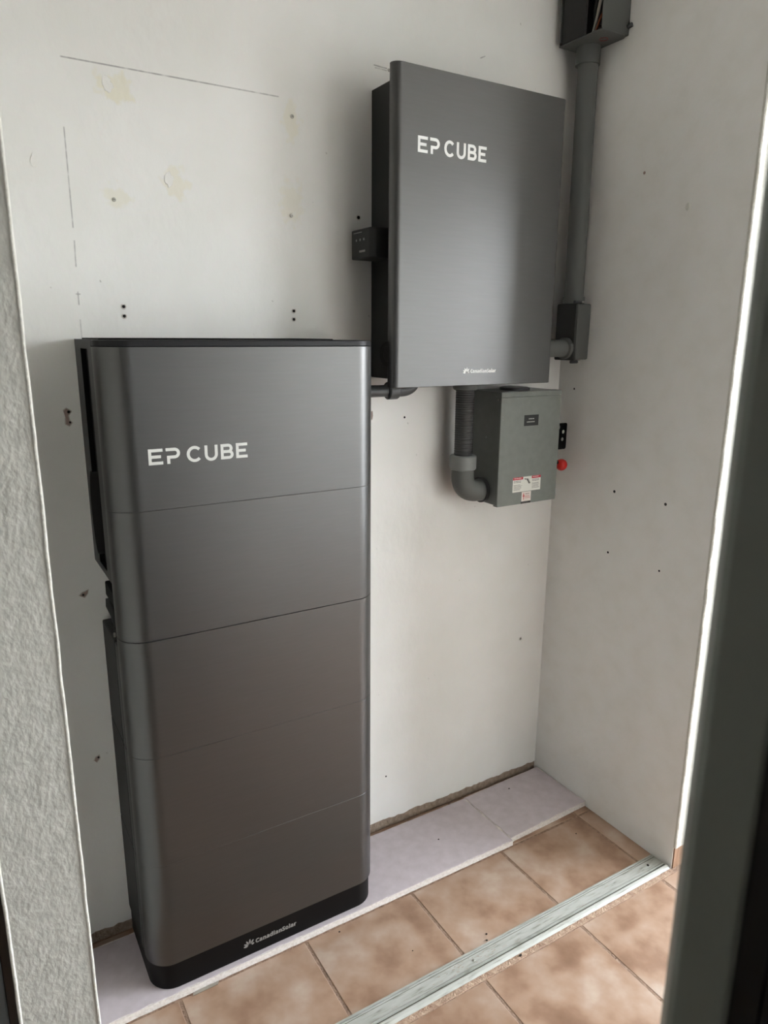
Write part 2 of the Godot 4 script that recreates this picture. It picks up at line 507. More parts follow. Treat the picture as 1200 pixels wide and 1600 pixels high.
# sunburst emblem and maker's name
func maker_mark(x0: float, x1: float, yc: float, h: float, z: float, m: Material, parent: Node) -> void:
	var w := x1 - x0
	var st := new_st()
	var c := Vector2(x0 + w * 0.125, yc - h * 0.38)
	var R := w * 0.12
	for k in 6:
		var a := deg_to_rad([172.0, 146.0, 118.0, 88.0, 58.0, 22.0][k])
		var ln: float = R * [0.95, 1.05, 1.12, 1.15, 1.05, 0.72][k]
		var d := Vector2(cos(a), sin(a)); var n := Vector2(-d.y, d.x)
		var wd := R * 0.15
		var p := PackedVector2Array([c + d * R * 0.28, c + d * ln * 0.6 + n * wd, c + d * ln * 0.95 + n * wd * 0.5, c + d * ln * 0.95 - n * wd * 0.5, c + d * ln * 0.6 - n * wd])
		prism(st, p, out_z, z, z + 0.0006)
	obj("emblem", st, m, parent)
	var font := SystemFont.new()
	font.font_names = PackedStringArray(["Droid Sans"])
	font.font_weight = 700
	var tm := TextMesh.new()
	tm.font = font
	tm.text = "CanadianSolar"
	tm.font_size = 64
	tm.pixel_size = 0.001
	tm.depth = 0.01
	tm.horizontal_alignment = HORIZONTAL_ALIGNMENT_LEFT
	tm.vertical_alignment = VERTICAL_ALIGNMENT_CENTER
	var bb := tm.get_aabb()
	var tw := w * 0.765
	var sx := tw / maxf(bb.size.x, 0.001)
	for k in 3:   # three passes, a hair apart, give the strokes their weight
		var o := MeshInstance3D.new()
		o.mesh = tm
		o.material_override = m
		o.name = "lettering"
		o.scale = Vector3(sx, sx, 0.06 - 0.008 * k)
		o.position = Vector3(x0 + w * 0.235 - bb.position.x * sx + (k - 1) * w * 0.0028, yc - (bb.position.y + bb.size.y * 0.5) * sx + [0.0, 1.0, -1.0][k] * w * 0.0018, z + 0.0003)
		parent.add_child(o, true)

# ------------------------------------------------------------------ the place
func _ready() -> void:
	# camera
	var cam := Camera3D.new()
	cam.name = "camera"
	cam.position = Vector3(-1.63076, 1.49304, 1.65004)
	cam.basis = Basis(Vector3.UP, deg_to_rad(-31.1947)) * Basis(Vector3.RIGHT, deg_to_rad(-13.8943)) * Basis(Vector3.BACK, deg_to_rad(0.3801))
	cam.keep_aspect = Camera3D.KEEP_HEIGHT
	var attr := CameraAttributesPhysical.new()
	attr.frustum_focal_length = 16.797
	attr.frustum_focus_distance = 1.85
	attr.exposure_aperture = 4.3
	attr.frustum_near = 0.02
	attr.frustum_far = 100.0
	cam.attributes = attr
	cam.fov = 71.0852
	cam.near = 0.02
	cam.far = 100.0
	add_child(cam)
	cam.current = true
	# overcast sky
	var env := Environment.new()
	var sky := Sky.new()
	var sm := ProceduralSkyMaterial.new()
	sm.sky_top_color = Color(0.86, 0.90, 0.95)
	sm.sky_horizon_color = Color(0.93, 0.94, 0.95)
	sm.sky_curve = 0.2
	sm.ground_bottom_color = Color(0.5, 0.5, 0.49)
	sm.ground_horizon_color = Color(0.6, 0.6, 0.59)
	sm.energy_multiplier = 1.0
	sm.sun_angle_max = 0.0
	sky.sky_material = sm
	env.background_mode = Environment.BG_SKY
	env.sky = sky
	env.background_energy_multiplier = 1.0
	env.tonemap_mode = Environment.TONE_MAPPER_LINEAR
	env.tonemap_exposure = 31.0
	env.sdfgi_enabled = true
	env.ssao_enabled = true
	env.ssil_enabled = true
	var we := WorldEnvironment.new()
	we.name = "environment"
	we.environment = env
	add_child(we)

	make_materials()
	build_room()
	build_floor()
	build_track()
	build_boards()
	build_tower()
	build_wall_unit()
	build_conduits()
	build_switch_box()
	build_junction_boxes()
	build_doors()
	build_wall_marks()
	build_debris()

const CEIL := 2.62
const ZR := 0.58
const RX1 := 1.35      # room's right wall
const RX0 := -2.65     # room's left wall
const RZ1 := 2.55      # room's front wall, behind the camera

func build_room() -> void:
	# back wall of the alcove: drywall sheet with a ragged bottom edge over a concrete sill
	var st := new_st()
	var rng := RandomNumberGenerator.new()
	rng.seed = 3
	var cols := 150
	var prev := 0.03
	var tops := Vector3(0, 0, 0)
	var x_a := -1.60
	var x_b := 0.02
	var lows: Array[float] = []
	for i in cols + 1:
		prev = lerpf(prev, 0.030 + rng.randf_range(-0.006, 0.006), 0.55)
		lows.append(prev)
	var m := make_back_wall_material()
	var tw := (0.04 - WX0); var th := (WY1 + 0.02)
	var uvof := func(x: float, y: float) -> Vector2: return Vector2((x - WX0) / tw, (WY1 - y) / th)
	for i in cols:
		var xa := lerpf(x_a, x_b, float(i) / cols); var xb := lerpf(x_a, x_b, float(i + 1) / cols)
		var a := Vector3(xa, lows[i], 0); var b := Vector3(xb, lows[i + 1], 0)
		var c := Vector3(xb, CEIL, 0); var d := Vector3(xa, CEIL, 0)
		var n := Vector3.BACK
		tri(st, a, b, c, n, n, n, uvof.call(xa, lows[i]), uvof.call(xb, lows[i + 1]), uvof.call(xb, CEIL))
		tri(st, a, c, d, n, n, n, uvof.call(xa, lows[i]), uvof.call(xb, CEIL), uvof.call(xa, CEIL))
		var dz := Vector3(0, 0, -0.0024)
		var u0: Vector2 = uvof.call(xa, 0.05)
		tri(st, a, b, b + dz, Vector3.DOWN, Vector3.DOWN, Vector3.DOWN, u0, u0, u0)
		tri(st, a, b + dz, a + dz, Vector3.DOWN, Vector3.DOWN, Vector3.DOWN, u0, u0, u0)
	quad(st, Vector3(x_a, 0.05, -0.0024), Vector3(x_b, 0.05, -0.0024), Vector3(x_b, CEIL, -0.0024), Vector3(x_a, CEIL, -0.0024), Vector3.FORWARD)
	var wb := structure("wall_back", st, m, "white painted drywall at the back of the alcove with pencil lines and old screw holes", "wall")
	part_box("concrete_sill", Vector3(-1.6, -0.01, -0.16), Vector3(0.02, CEIL, -0.0025), M.concrete, wb, 0.0)
	# right cheek of the alcove; its lit front end carries a plastered corner bead
	st = new_st()
	bbox(st, Vector3(0.0, -0.01, -0.16), Vector3(0.14, CEIL, ZR - 0.008), 0.0005)
	var wr := structure("wall_right", st, M.wall, "white painted side wall of the alcove at right with small screw holes", "wall")
	st = new_st()
	bead_strip(st, Vector3(0.0, 0.0706, ZR), 0.14, CEIL, true)
	obj("corner_bead", st, M.bead, wr)
	part_box("stud_end", Vector3(0.003, 0.0, ZR - 0.0079), Vector3(0.12, 0.0706, ZR - 0.004), M.raw_wood, wr, 0.0005)
	# wall that goes on to the right of the cheek
	st = new_st()
	bbox(st, Vector3(0.1405, -0.01, ZR - 0.13), Vector3(RX1 + 0.15, CEIL, ZR - 0.001), 0.0005)
	structure("wall_beyond", st, M.wall, "white wall going on to the right of the alcove", "wall")
	# left partition with rough plastered end
	st = new_st()
	bbox(st, Vector3(-1.648, -0.01, -0.16), Vector3(-1.537, CEIL, ZR - 0.002), 0.0005)
	var wl := structure("wall_left", st, M.plaster, "partition end in rough grey trowelled plaster left of the alcove", "wall")
	for e in [[-1.6505, -1.0], [-1.534, 1.0]]:
		st = new_st()
		edge_bead(st, e[0], e[1])
		obj("corner_bead", st, M.bead, wl)
	# the rest of the room, outside the frame: it shuts the light in
	st = new_st()
	bbox(st, Vector3(RX0 - 0.15, -0.01, -0.16), Vector3(-1.6485, CEIL, -0.03), 0.0)
	structure("wall_store", st, M.wall, "plain back wall of the dark store left of the partition", "wall")
	st = new_st()
	bbox(st, Vector3(RX0 - 0.15, -0.01, -0.029), Vector3(RX0, CEIL, RZ1), 0.0)
	structure("wall_outer_left", st, M.wall, "white side wall of the room on the left", "wall")
	# wall behind the camera with a doorway
	st = new_st()
	var fx0 := 0.0; var fx1 := 0.86; var fy1 := 2.05; var fy0 := 0.90
	bbox(st, Vector3(RX0 - 0.15, -0.01, RZ1 + 0.0005), Vector3(fx0, CEIL, RZ1 + 0.15), 0.0)
	bbox(st, Vector3(fx1, -0.01, RZ1 + 0.0005), Vector3(RX1 + 0.15, CEIL, RZ1 + 0.15), 0.0)
	bbox(st, Vector3(fx0, fy1, RZ1 + 0.0005), Vector3(fx1, CEIL, RZ1 + 0.15), 0.0)
	bbox(st, Vector3(fx0, -0.01, RZ1 + 0.0005), Vector3(fx1, fy0, RZ1 + 0.15), 0.0)
	structure("wall_front", st, M.wall, "white wall of the room behind the viewpoint with a window opening", "wall")
	st = new_st()
	bbox(st, Vector3(-0.77, -0.01, 2.165), Vector3(-0.67, CEIL, RZ1), 0.0)
	structure("wall_return", st, M.wall, "short white wall return that carries the open door leaf", "wall")
	# right wall with a wide opening to the daylight
	st = new_st()
	var oz0 := 0.80; var oz1 := 2.30; var oy1 := 2.2; var oy0 := 0.40
	bbox(st, Vector3(RX1, -0.01, ZR), Vector3(RX1 + 0.15, CEIL, oz0), 0.0)
	bbox(st, Vector3(RX1, -0.01, oz1), Vector3(RX1 + 0.15, CEIL, RZ1), 0.0)
	bbox(st, Vector3(RX1, oy1, oz0), Vector3(RX1 + 0.15, CEIL, oz1), 0.0)
	bbox(st, Vector3(RX1, -0.01, oz0), Vector3(RX1 + 0.15, oy0, oz1), 0.0)
	structure("wall_outer_right", st, M.wall, "white outside wall of the room with a tall wide window opening", "wall")
	for e in [[Vector3(RX1 + 0.05, oy0, oz0), Vector3(RX1 + 0.1, oy1, oz1), "window_1", "grey metal frame of the tall open window in the right outside wall"], [Vector3(fx0, fy0, RZ1 + 0.05), Vector3(fx1, fy1, RZ1 + 0.1), "window_2", "grey metal frame of the open window behind the viewpoint"]]:
		var p: Vector3 = e[0]; var q: Vector3 = e[1]
		var dx := 0.04 if q.x - p.x > 0.2 else 0.0
		var dz2 := 0.04 - dx
		st = new_st()
		bbox(st, p, Vector3(p.x + dx if dx > 0 else q.x, q.y, q.z if dx > 0 else p.z + dz2), 0.002)
		bbox(st, Vector3(q.x - dx if dx > 0 else p.x, p.y, p.z if dx > 0 else q.z - dz2), q, 0.002)
		bbox(st, Vector3(p.x + dx, p.y, p.z + dz2), Vector3(q.x - dx, p.y + 0.04, q.z - dz2), 0.002)
		bbox(st, Vector3(p.x + dx, q.y - 0.04, p.z + dz2), Vector3(q.x - dx, q.y, q.z - dz2), 0.002)
		structure(e[2], st, M.frame, e[3], "window frame")
	st = new_st()
	bbox(st, Vector3(RX0 - 0.15, CEIL, -0.16), Vector3(RX1 + 0.15, CEIL + 0.12, RZ1 + 0.15), 0.0)
	structure("ceiling", st, M.ceiling, "white ceiling over the room", "ceiling")
	st = new_st()
	bbox(st, Vector3(RX1 + 0.15, -0.25, -12.0), Vector3(RX1 + 26.0, -0.12, 14.0), 0.0)
	bbox(st, Vector3(-9.0, -0.25, RZ1 + 0.151), Vector3(RX1 + 0.149, -0.12, 14.0), 0.0)
	structure("ground", st, M.paving, "grey concrete paving outside the windows", "paving")
	st = new_st()
	bbox(st, Vector3(RX1 + 0.1505, 2.45, -3.0), Vector3(RX1 + 0.7, 2.58, RZ1 + 1.6), 0.0)
	bbox(st, Vector3(-4.0, 2.45, RZ1 + 0.1505), Vector3(RX1 + 0.15, 2.58, RZ1 + 1.6), 0.0)
	structure("added_sky_blocker", st, M.ceiling, "unseen flat white roof slab added outside the windows to cut high sky light", "roof")  # added overhang out of view, keeps high sky light off the floor
	st = new_st()
	bbox(st, Vector3(-9.0, -0.12, RZ1 + 2.6), Vector3(3.2, 3.0, RZ1 + 2.8), 0.0)
	structure("added_dimming_wall", st, M.outside, "unseen pale wall added outside the room to dim the window view", "wall")  # added out of view to weaken daylight through the rear window

# lumpy plastered front of a wall end
func bead_strip(st: SurfaceTool, p: Vector3, w: float, top: float, lumpy: bool) -> void:
	var f := FastNoiseLite.new()
	f.seed = 9; f.frequency = 14.0
	var n := 120
	var prof := func(y: float) -> PackedVector2Array:
		var k := f.get_noise_1d(y) * 0.0012
		return PackedVector2Array([Vector2(p.x, p.z - 0.0079), Vector2(p.x - 0.0015 + k, p.z - 0.005), Vector2(p.x - 0.001 + k, p.z - 0.0012), Vector2(p.x + 0.002, p.z + 0.001 + k), Vector2(p.x + 0.02, p.z - 0.0004), Vector2(p.x + w, p.z)])
	for i in n:
		var y0 := lerpf(p.y, top, float(i) / n); var y1 := lerpf(p.y, top, float(i + 1) / n)
		var a: PackedVector2Array = prof.call(y0); var b: PackedVector2Array = prof.call(y1)
		for k in a.size() - 1:
			var e := (a[k + 1] - a[k]).normalized()
			var nm := Vector3(-e.y, 0, e.x)
			if k == 0: nm = Vector3(-1, 0, 0.1)
			nm = nm.normalized()
			quad(st, Vector3(a[k].x, y0, a[k].y), Vector3(a[k + 1].x, y0, a[k + 1].y), Vector3(b[k + 1].x, y1, b[k + 1].y), Vector3(b[k].x, y1, b[k].y), nm)
	var c: PackedVector2Array = prof.call(p.y)
	for k in range(1, c.size() - 1):
		tri(st, Vector3(c[0].x, p.y, c[0].y), Vector3(c[k].x, p.y, c[k].y), Vector3(c[k + 1].x, p.y, c[k + 1].y), Vector3.DOWN, Vector3.DOWN, Vector3.DOWN)

# a slim, slightly wavy rounded edge running up an outside corner
func edge_bead(st: SurfaceTool, x: float, side: float) -> void:
	var f := FastNoiseLite.new()
	f.seed = 15 + int(side); f.frequency = 9.0
	var path: Array = []
	var rad: Array = []
	for i in 160:
		var y := lerpf(0.0, CEIL - 0.002, i / 159.0)
		path.append(Vector3(x - side * 0.0025 + f.get_noise_1d(y) * 0.0012, y, ZR - 0.0028 + f.get_noise_1d(y + 40.0) * 0.0007))
		rad.append(0.0027 + f.get_noise_1d(y * 3.0 + 9.0) * 0.0005)
	tube(st, path, rad, 10)

func build_floor() -> void:
	var st := new_st()
	bbox(st, Vector3(RX0 - 0.15, -0.12, -0.2), Vector3(RX1 + 0.15, -0.0016, RZ1 + 0.15), 0.0)
	var fl := structure("floor", st, M.grout, "terracotta-beige ceramic tile floor with brown grout lines", "floor")
	var p := 0.319
	var g := 0.0035
	var rng := RandomNumberGenerator.new()
	rng.seed = 8
	var meshes := {}
	var i0 := -9
	for i in range(i0, 6):
		for j in range(-1, 5):
			var xa := -0.06 + i * p + g; var xb := -0.06 + (i + 1) * p - g
			var za := 0.266 + j * p + g; var zb := 0.266 + (j + 1) * p - g
			xa = maxf(xa, RX0); xb = minf(xb, RX1 + 0.15); za = maxf(za, 0.001); zb = minf(zb, RZ1)
			if zb - za < 0.02 or xb - xa < 0.02:
				continue
			if zb < 0.6 and i == -1:
				xb = -0.06 - g
			if zb < 0.6 and i == 0:
				xb = -0.001
			if zb < 0.6 and i > 0:
				continue
			var key := "%.4f %.4f" % [xb - xa, zb - za]
			if not meshes.has(key):
				var s2 := new_st()
				var h := Vector3((xb - xa) * 0.5, 0, (zb - za) * 0.5)
				bbox(s2, Vector3(-h.x, -0.01, -h.z), Vector3(h.x, 0.0, h.z), 0.0016)
				meshes[key] = s2.commit()
			var o := MeshInstance3D.new()
			o.mesh = meshes[key]
			o.material_override = M.tiles[rng.randi() % 6]
			o.name = "tile"
			o.position = Vector3((xa + xb) * 0.5, rng.randf_range(-0.0004, 0.0), (za + zb) * 0.5)
			o.rotation = Vector3(rng.randf_range(-0.0012, 0.0012), 0, rng.randf_range(-0.0012, 0.0012))
			fl.add_child(o, true)
	# smear of thinset where the track was bedded
	st = new_st()
	bbox(st, Vector3(-1.53, -0.004, 0.570), Vector3(-0.004, 0.0012, 0.5885), 0.001)
	obj("thinset_smear", st, M.mortar, fl)

func build_track() -> void:
	var t := thing("sliding_door_track", "worn white metal sliding door track screwed down across the tile floor", "track")
	var z := 0.508
	var st := new_st()
	# z, y profile of the extrusion
	var prof := PackedVector2Array([
		Vector2(0, 0.0013), Vector2(0, 0.0050), Vector2(0.0010, 0.0060), Vector2(0.0040, 0.0060), Vector2(0.0046, 0.0024), Vector2(0.0064, 0.0024), Vector2(0.0070, 0.0054),
		Vector2(0.0100, 0.0054), Vector2(0.0106, 0.0034), Vector2(0.0118, 0.0034), Vector2(0.0124, 0.0044), Vector2(0.0390, 0.0044), Vector2(0.0394, 0.0016), Vector2(0.0414, 0.0016), Vector2(0.0420, 0.0070), Vector2(0.0450, 0.0074), Vector2(0.0458, 0.0020),
		Vector2(0.0504, 0.0020), Vector2(0.0512, 0.0072), Vector2(0.0535, 0.0080), Vector2(0.0600, 0.0062), Vector2(0.0655, 0.0024), Vector2(0.0655, 0.0013)])
	for i in prof.size():
		prof[i].x += z
	prism(st, prof, along_x, -1.53, -0.006, 15.0)
	obj("rail", st, M.track, t)
	# grime and the shade of the grooves, coloured in as dark strips
	for e in [[0.0047, 0.0063, 0.0030], [0.0107, 0.0117, 0.0039], [0.0395, 0.0413, 0.0034], [0.0460, 0.0503, 0.0030]]:
		part_box("groove_grime_shade", Vector3(-1.529, 0.0022, z + e[0]), Vector3(-0.008, e[2], z + e[1]), M.grime_shade, t, 0.0001)
	for x in [-1.326, -0.689, -0.0523]:
		st = new_st()
		tube(st, [Vector3(x, 0.0042, z + 0.0255), Vector3(x, 0.0056, z + 0.0255), Vector3(x, 0.0066, z + 0.0255)], [0.0036, 0.0036, 0.0018], 14)
		obj("screw", st, M.steel if x < -0.3 else M.dirt, t)
	# chipped patches where paint has come off
	var rng := RandomNumberGenerator.new()
	rng.seed = 12
	st = new_st()
	for i in 34:
		var cx := -0.735 + rng.randfn(0, 0.05)
		var cz := z + rng.randf_range(0.014, 0.036)
		var lx := rng.randf_range(0.002, 0.008)
		bbox(st, Vector3(cx, 0.0043, cz), Vector3(cx + lx, 0.0047, cz + rng.randf_range(0.0006, 0.0014)), 0.0001)
	for i in 40:
		var cx := rng.randf_range(-1.5, -0.03)
		var cz := z + rng.randf_range(0.013, 0.039)
		bbox(st, Vector3(cx, 0.0043, cz), Vector3(cx + rng.randf_range(0.002, 0.02), 0.00465, cz + rng.randf_range(0.0003, 0.0008)), 0.0001)
	var ch := obj("paint_chips", st, M.concrete, t)
	ch.set_meta("kind", "stuff")

# a board with paper faces and a chewed chalky edge; corners given in x, z
func gypsum_board(called_label: String, c: Array, y0: float, y1: float, sd: int) -> void:
	var t := thing("gypsum_board", called_label, "board")
	var f := FastNoiseLite.new()
	f.seed = sd; f.frequency = 22.0
	var st := new_st()
	var core := PackedVector2Array()
	var top := PackedVector2Array()
	for k in 4:
		var a: Vector2 = c[k]; var b: Vector2 = c[(k + 1) % 4]
		var nrm := Vector2((b - a).normalized().y, -(b - a).normalized().x)
		var n := maxi(2, int((b - a).length() / 0.012))
		for i in n:
			var q := a.lerp(b, float(i) / n)
			var wob := f.get_noise_2d(q.x + k * 3.0, q.y)
			core.append(q + nrm * (wob * 0.0012 if i > 0 else 0.0))
			top.append(q - nrm * ((0.0012 + maxf(0.0, wob + 0.1) * 0.006) if i > 0 else 0.001))
	prism(st, core, up_y, y0, y1 - 0.0012, 60.0)
	obj("core", st, M.gypsum, t)
	st = new_st()
	prism(st, top, up_y, y1 - 0.00119, y1, 60.0, 0.0003)
	obj("face_paper", st, M.paper, t)

func build_boards() -> void:
	gypsum_board("long pale lilac gypsum board strip lying under the battery tower", [Vector2(-1.5335, 0.036), Vector2(-0.334, 0.0285), Vector2(-0.3305, 0.2655), Vector2(-1.5335, 0.2655)], 0.0005, 0.018, 51)
	gypsum_board("short pale lilac gypsum board offcut lying in the alcove's right corner", [Vector2(-0.333, 0.026), Vector2(-0.004, 0.017), Vector2(-0.002, 0.243), Vector2(-0.3295, 0.2545)], 0.0005, 0.018, 52)
	# thin shim poking out from under the long board
	var st := new_st()
	prism(st, PackedVector2Array([Vector2(-1.306, 0.269), Vector2(-1.306, 0.2755), Vector2(-1.248, 0.2745), Vector2(-1.243, 0.2668), Vector2(-1.30, 0.2668)]), up_y, 0.0003, 0.0022, 30.0)
	tag(obj("shim", st, M.steel), "thin bright metal shim poking out from under the long gypsum board", "shim")

# ---- the floor-standing battery tower
const TX0 := -1.39
const TX1 := -0.797
const TZ := 0.2537
func tower_shell(zb: float, x0: float, x1: float, zf: float, r: float) -> PackedVector2Array:
	return rounded_rect(x0, zb, x1, zf, [0.0, 0.0, r, r], 14)

func build_tower() -> void:
	var t := thing("battery_tower", "tall grey metal battery tower with rounded corners and black base standing on gypsum board", "battery cabinet")
	var r := 0.057
	var st := new_st()
	# plinth
	prism(st, tower_shell(0.02, TX0 + 0.004, TX1 - 0.004, TZ - 0.002, r), up_y, 0.0182, 0.0866, 40.0, 0.0015)
	var pl := obj("base_plinth", st, M.plinth, t)
	pl.set_meta("label", "black plinth with the maker's name")
	maker_mark(-1.1755, -1.0354, 0.0525, 0.018, TZ - 0.0019, M.print_grey, pl)
	# front panels: three battery covers, two on the inverter above
	var ys := [[0.0872, 0.3527], [0.3531, 0.6183], [0.6188, 0.8836], [0.8851, 1.1559], [1.1562, 1.4680]]
	for k in 5:
		st = new_st()
		prism(st, tower_shell(0.190, TX0, TX1, TZ, r), up_y, ys[k][0], ys[k][1], 40.0, 0.0005)
		var o := obj("front_panel", st, M.metal, t)
		if k == 4:
			o.set_meta("label", "top front panel with white lettering")
			wordmark(-1.3145, -1.1150, 1.2460, 1.2768, TZ, M.print_silver, o)
	# batteries behind the covers
	for y in [[0.0872, 0.3526], [0.3532, 0.6182], [0.6190, 0.8605]]:
		part_box("battery_body", Vector3(TX0 + 0.001, y[0], 0.017), Vector3(TX1 - 0.001, y[1], 0.150), M.dark_body, t, 0.002)
		part_box("side_seam", Vector3(TX0 + 0.006, y[0], 0.1505), Vector3(TX1 - 0.006, y[1], 0.1895), M.black, t, 0.0005)
		part_box("side_trim", Vector3(TX0 + 0.0005, y[0] + 0.001, 0.157), Vector3(TX0 + 0.012, y[1] - 0.001, 0.185), M.side_grey, t, 0.001)
	# neck between inverter and batteries, with its locking hardware
	part_box("neck_block", Vector3(TX0 + 0.002, 0.944, 0.092), Vector3(TX1 - 0.02, 0.976, 0.189), M.black, t, 0.002)
	part_box("neck_core", Vector3(TX0 + 0.03, 0.861, 0.11), Vector3(TX1 - 0.03, 0.9995, 0.1885), M.black, t, 0.002)
	st = new_st()
	tube(st, [Vector3(TX0 + 0.006, 0.941, 0.108), Vector3(TX0 + 0.006, 0.925, 0.112), Vector3(TX0 + 0.008, 0.912, 0.138), Vector3(TX0 + 0.008, 0.895, 0.16)], [0.008, 0.0095, 0.008, 0.007], 12)
	obj("locking_lever", st, M.dark_body, t)
	part_box("latch_bracket", Vector3(TX0 + 0.002, 0.866, 0.132), Vector3(TX0 + 0.012, 0.893, 0.175), M.black, t, 0.001)
	st = new_st()
	tube(st, [Vector3(TX0 + 0.002, 0.879, 0.166), Vector3(TX0 - 0.0015, 0.879, 0.166)], 0.005, 12)
	obj("bolt", st, M.steel, t)
	# inverter body with a long side recess and an oval grip
	var body := CSGCombiner3D.new()
	body.name = "inverter_body"
	t.add_child(body, true)
	var cb := CSGBox3D.new()
	cb.name = "shell"
	cb.size = Vector3(TX1 - TX0, 0.481, 0.189)
	cb.position = Vector3((TX0 + TX1) * 0.5, 0.9995 + 0.2405, 0.0945 + 0.0005)
	cb.material = M.side_grey
	body.add_child(cb)
	var rc := CSGBox3D.new()
	rc.name = "side_recess"
	rc.operation = CSGShape3D.OPERATION_SUBTRACTION
	rc.size = Vector3(0.02, 0.449, 0.078)
	rc.position = Vector3(TX0 + 0.0, 1.014 + 0.2245, 0.109)
	rc.material = M.black
	body.add_child(rc)
	var ov := CSGCylinder3D.new()
	ov.name = "grip_opening"
	ov.operation = CSGShape3D.OPERATION_SUBTRACTION
	ov.radius = 1.0; ov.height = 0.12; ov.sides = 40
	ov.basis = Basis(Vector3(0, 0.092, 0), Vector3(1, 0, 0), Vector3(0, 0, -0.040))
	ov.position = Vector3(TX0, 1.12, 0.062)
	ov.material = M.wire_black
	body.add_child(ov)
	# seam line and top cap
	part_box("panel_seam", Vector3(TX0 + 0.004, 1.0, 0.1855), Vector3(TX1 - 0.004, 1.468, 0.1899), M.black, t, 0.0003)
	st = new_st()
	prism(st, tower_shell(0.19, TX0 + 0.0005, TX1 - 0.0005, TZ - 0.0005, r), up_y, 1.4684, 1.4805, 40.0, 0.0012)
	obj("top_cap", st, M.cap, t)
	part_box("cap_lip", Vector3(TX0 + 0.012, 1.4800, 0.02), Vector3(TX1 - 0.09, 1.4832, 0.20), M.black, t, 0.001)
	part_box("wall_bracket", Vector3(TX0 + 0.1, 1.3, 0.0003), Vector3(TX1 - 0.1, 1.42, 0.001), M.black, t, 0.0002)

# ---- wall-mounted unit
func build_wall_unit() -> void:
	var t := thing("wall_power_unit", "grey metal power gateway box with rounded front cover mounted high on the wall", "power unit")
	var st := new_st()
	part_box("body", Vector3(-0.675, 1.385, 0.0005), Vector3(-0.240, 2.0605, 0.1575), M.dark_body, t, 0.002)
	st = new_st()
	prism(st, rounded_rect(-0.7215, 0.158, -0.211, 0.1812, [0.003, 0.003, 0.012, 0.02], 12), up_y, 1.3690, 2.0680, 40.0, 0.0012)
	var cv := obj("front_cover", st, M.metal, t)
	cv.set_meta("label", "brushed grey front cover with white lettering")
	wordmark(-0.6592, -0.4632, 1.8930, 1.9270, 0.1812, M.print_white, cv)
	maker_mark(-0.5135, -0.4065, 1.4050, 0.0135, 0.1812, M.print_white, cv)
	# plug-in radio module on the left flank
	st = new_st()
	var md := Node3D.new()
	md.name = "radio_module"
	t.add_child(md, true)
	st = new_st()
	prism(st, rounded_rect(-0.742, 0.021, -0.6745, 0.117, [0.002, 0.0, 0.0, 0.014], 8), up_y, 1.6700, 1.7370, 40.0, 0.002)
	obj("housing", st, M.dark_body, md)
	part_box("data_label", Vector3(-0.7426, 1.6840, 0.060), Vector3(-0.7419, 1.6885, 0.088), M.print_grey, md, 0.0001)
	part_box("maker_line", Vector3(-0.7425, 1.7285, 0.032), Vector3(-0.7419, 1.7302, 0.072), M.pvc_light, md, 0.0001)
	for k in 3:
		st = new_st()
		tube(st, [Vector3(-0.7419, 1.7125, 0.046 + k * 0.018), Vector3(-0.7426, 1.7125, 0.046 + k * 0.018)], 0.0028, 12)
		obj("indicator_light", st, M.pvc_light, md)
	# stamped cable knockouts low on the flank
	for rr in [0.030, 0.019]:
		st = new_st()
		var ring := arc(Vector3(-0.6752, 1.445, 0.078), Vector3(0, 1, 0), Vector3(0, 0, 1), rr, 0, TAU, 32)
		tube(st, ring, 0.0009, 6, false)
		obj("knockout", st, M.dark_body, t)
	# hanging bracket along the wall
	part_box("wall_bracket", Vector3(-0.60, 2.0606, 0.0005), Vector3(-0.30, 2.066, 0.02), M.dark_body, t, 0.001)

func elbow(a: Vector3, corner: Vector3, b: Vector3, n := 10) -> Array:
	var out: Array = []
	for i in n + 1:
		var s := float(i) / n
		out.append(a.lerp(corner, s).lerp(corner.lerp(b, s), s))
	return out

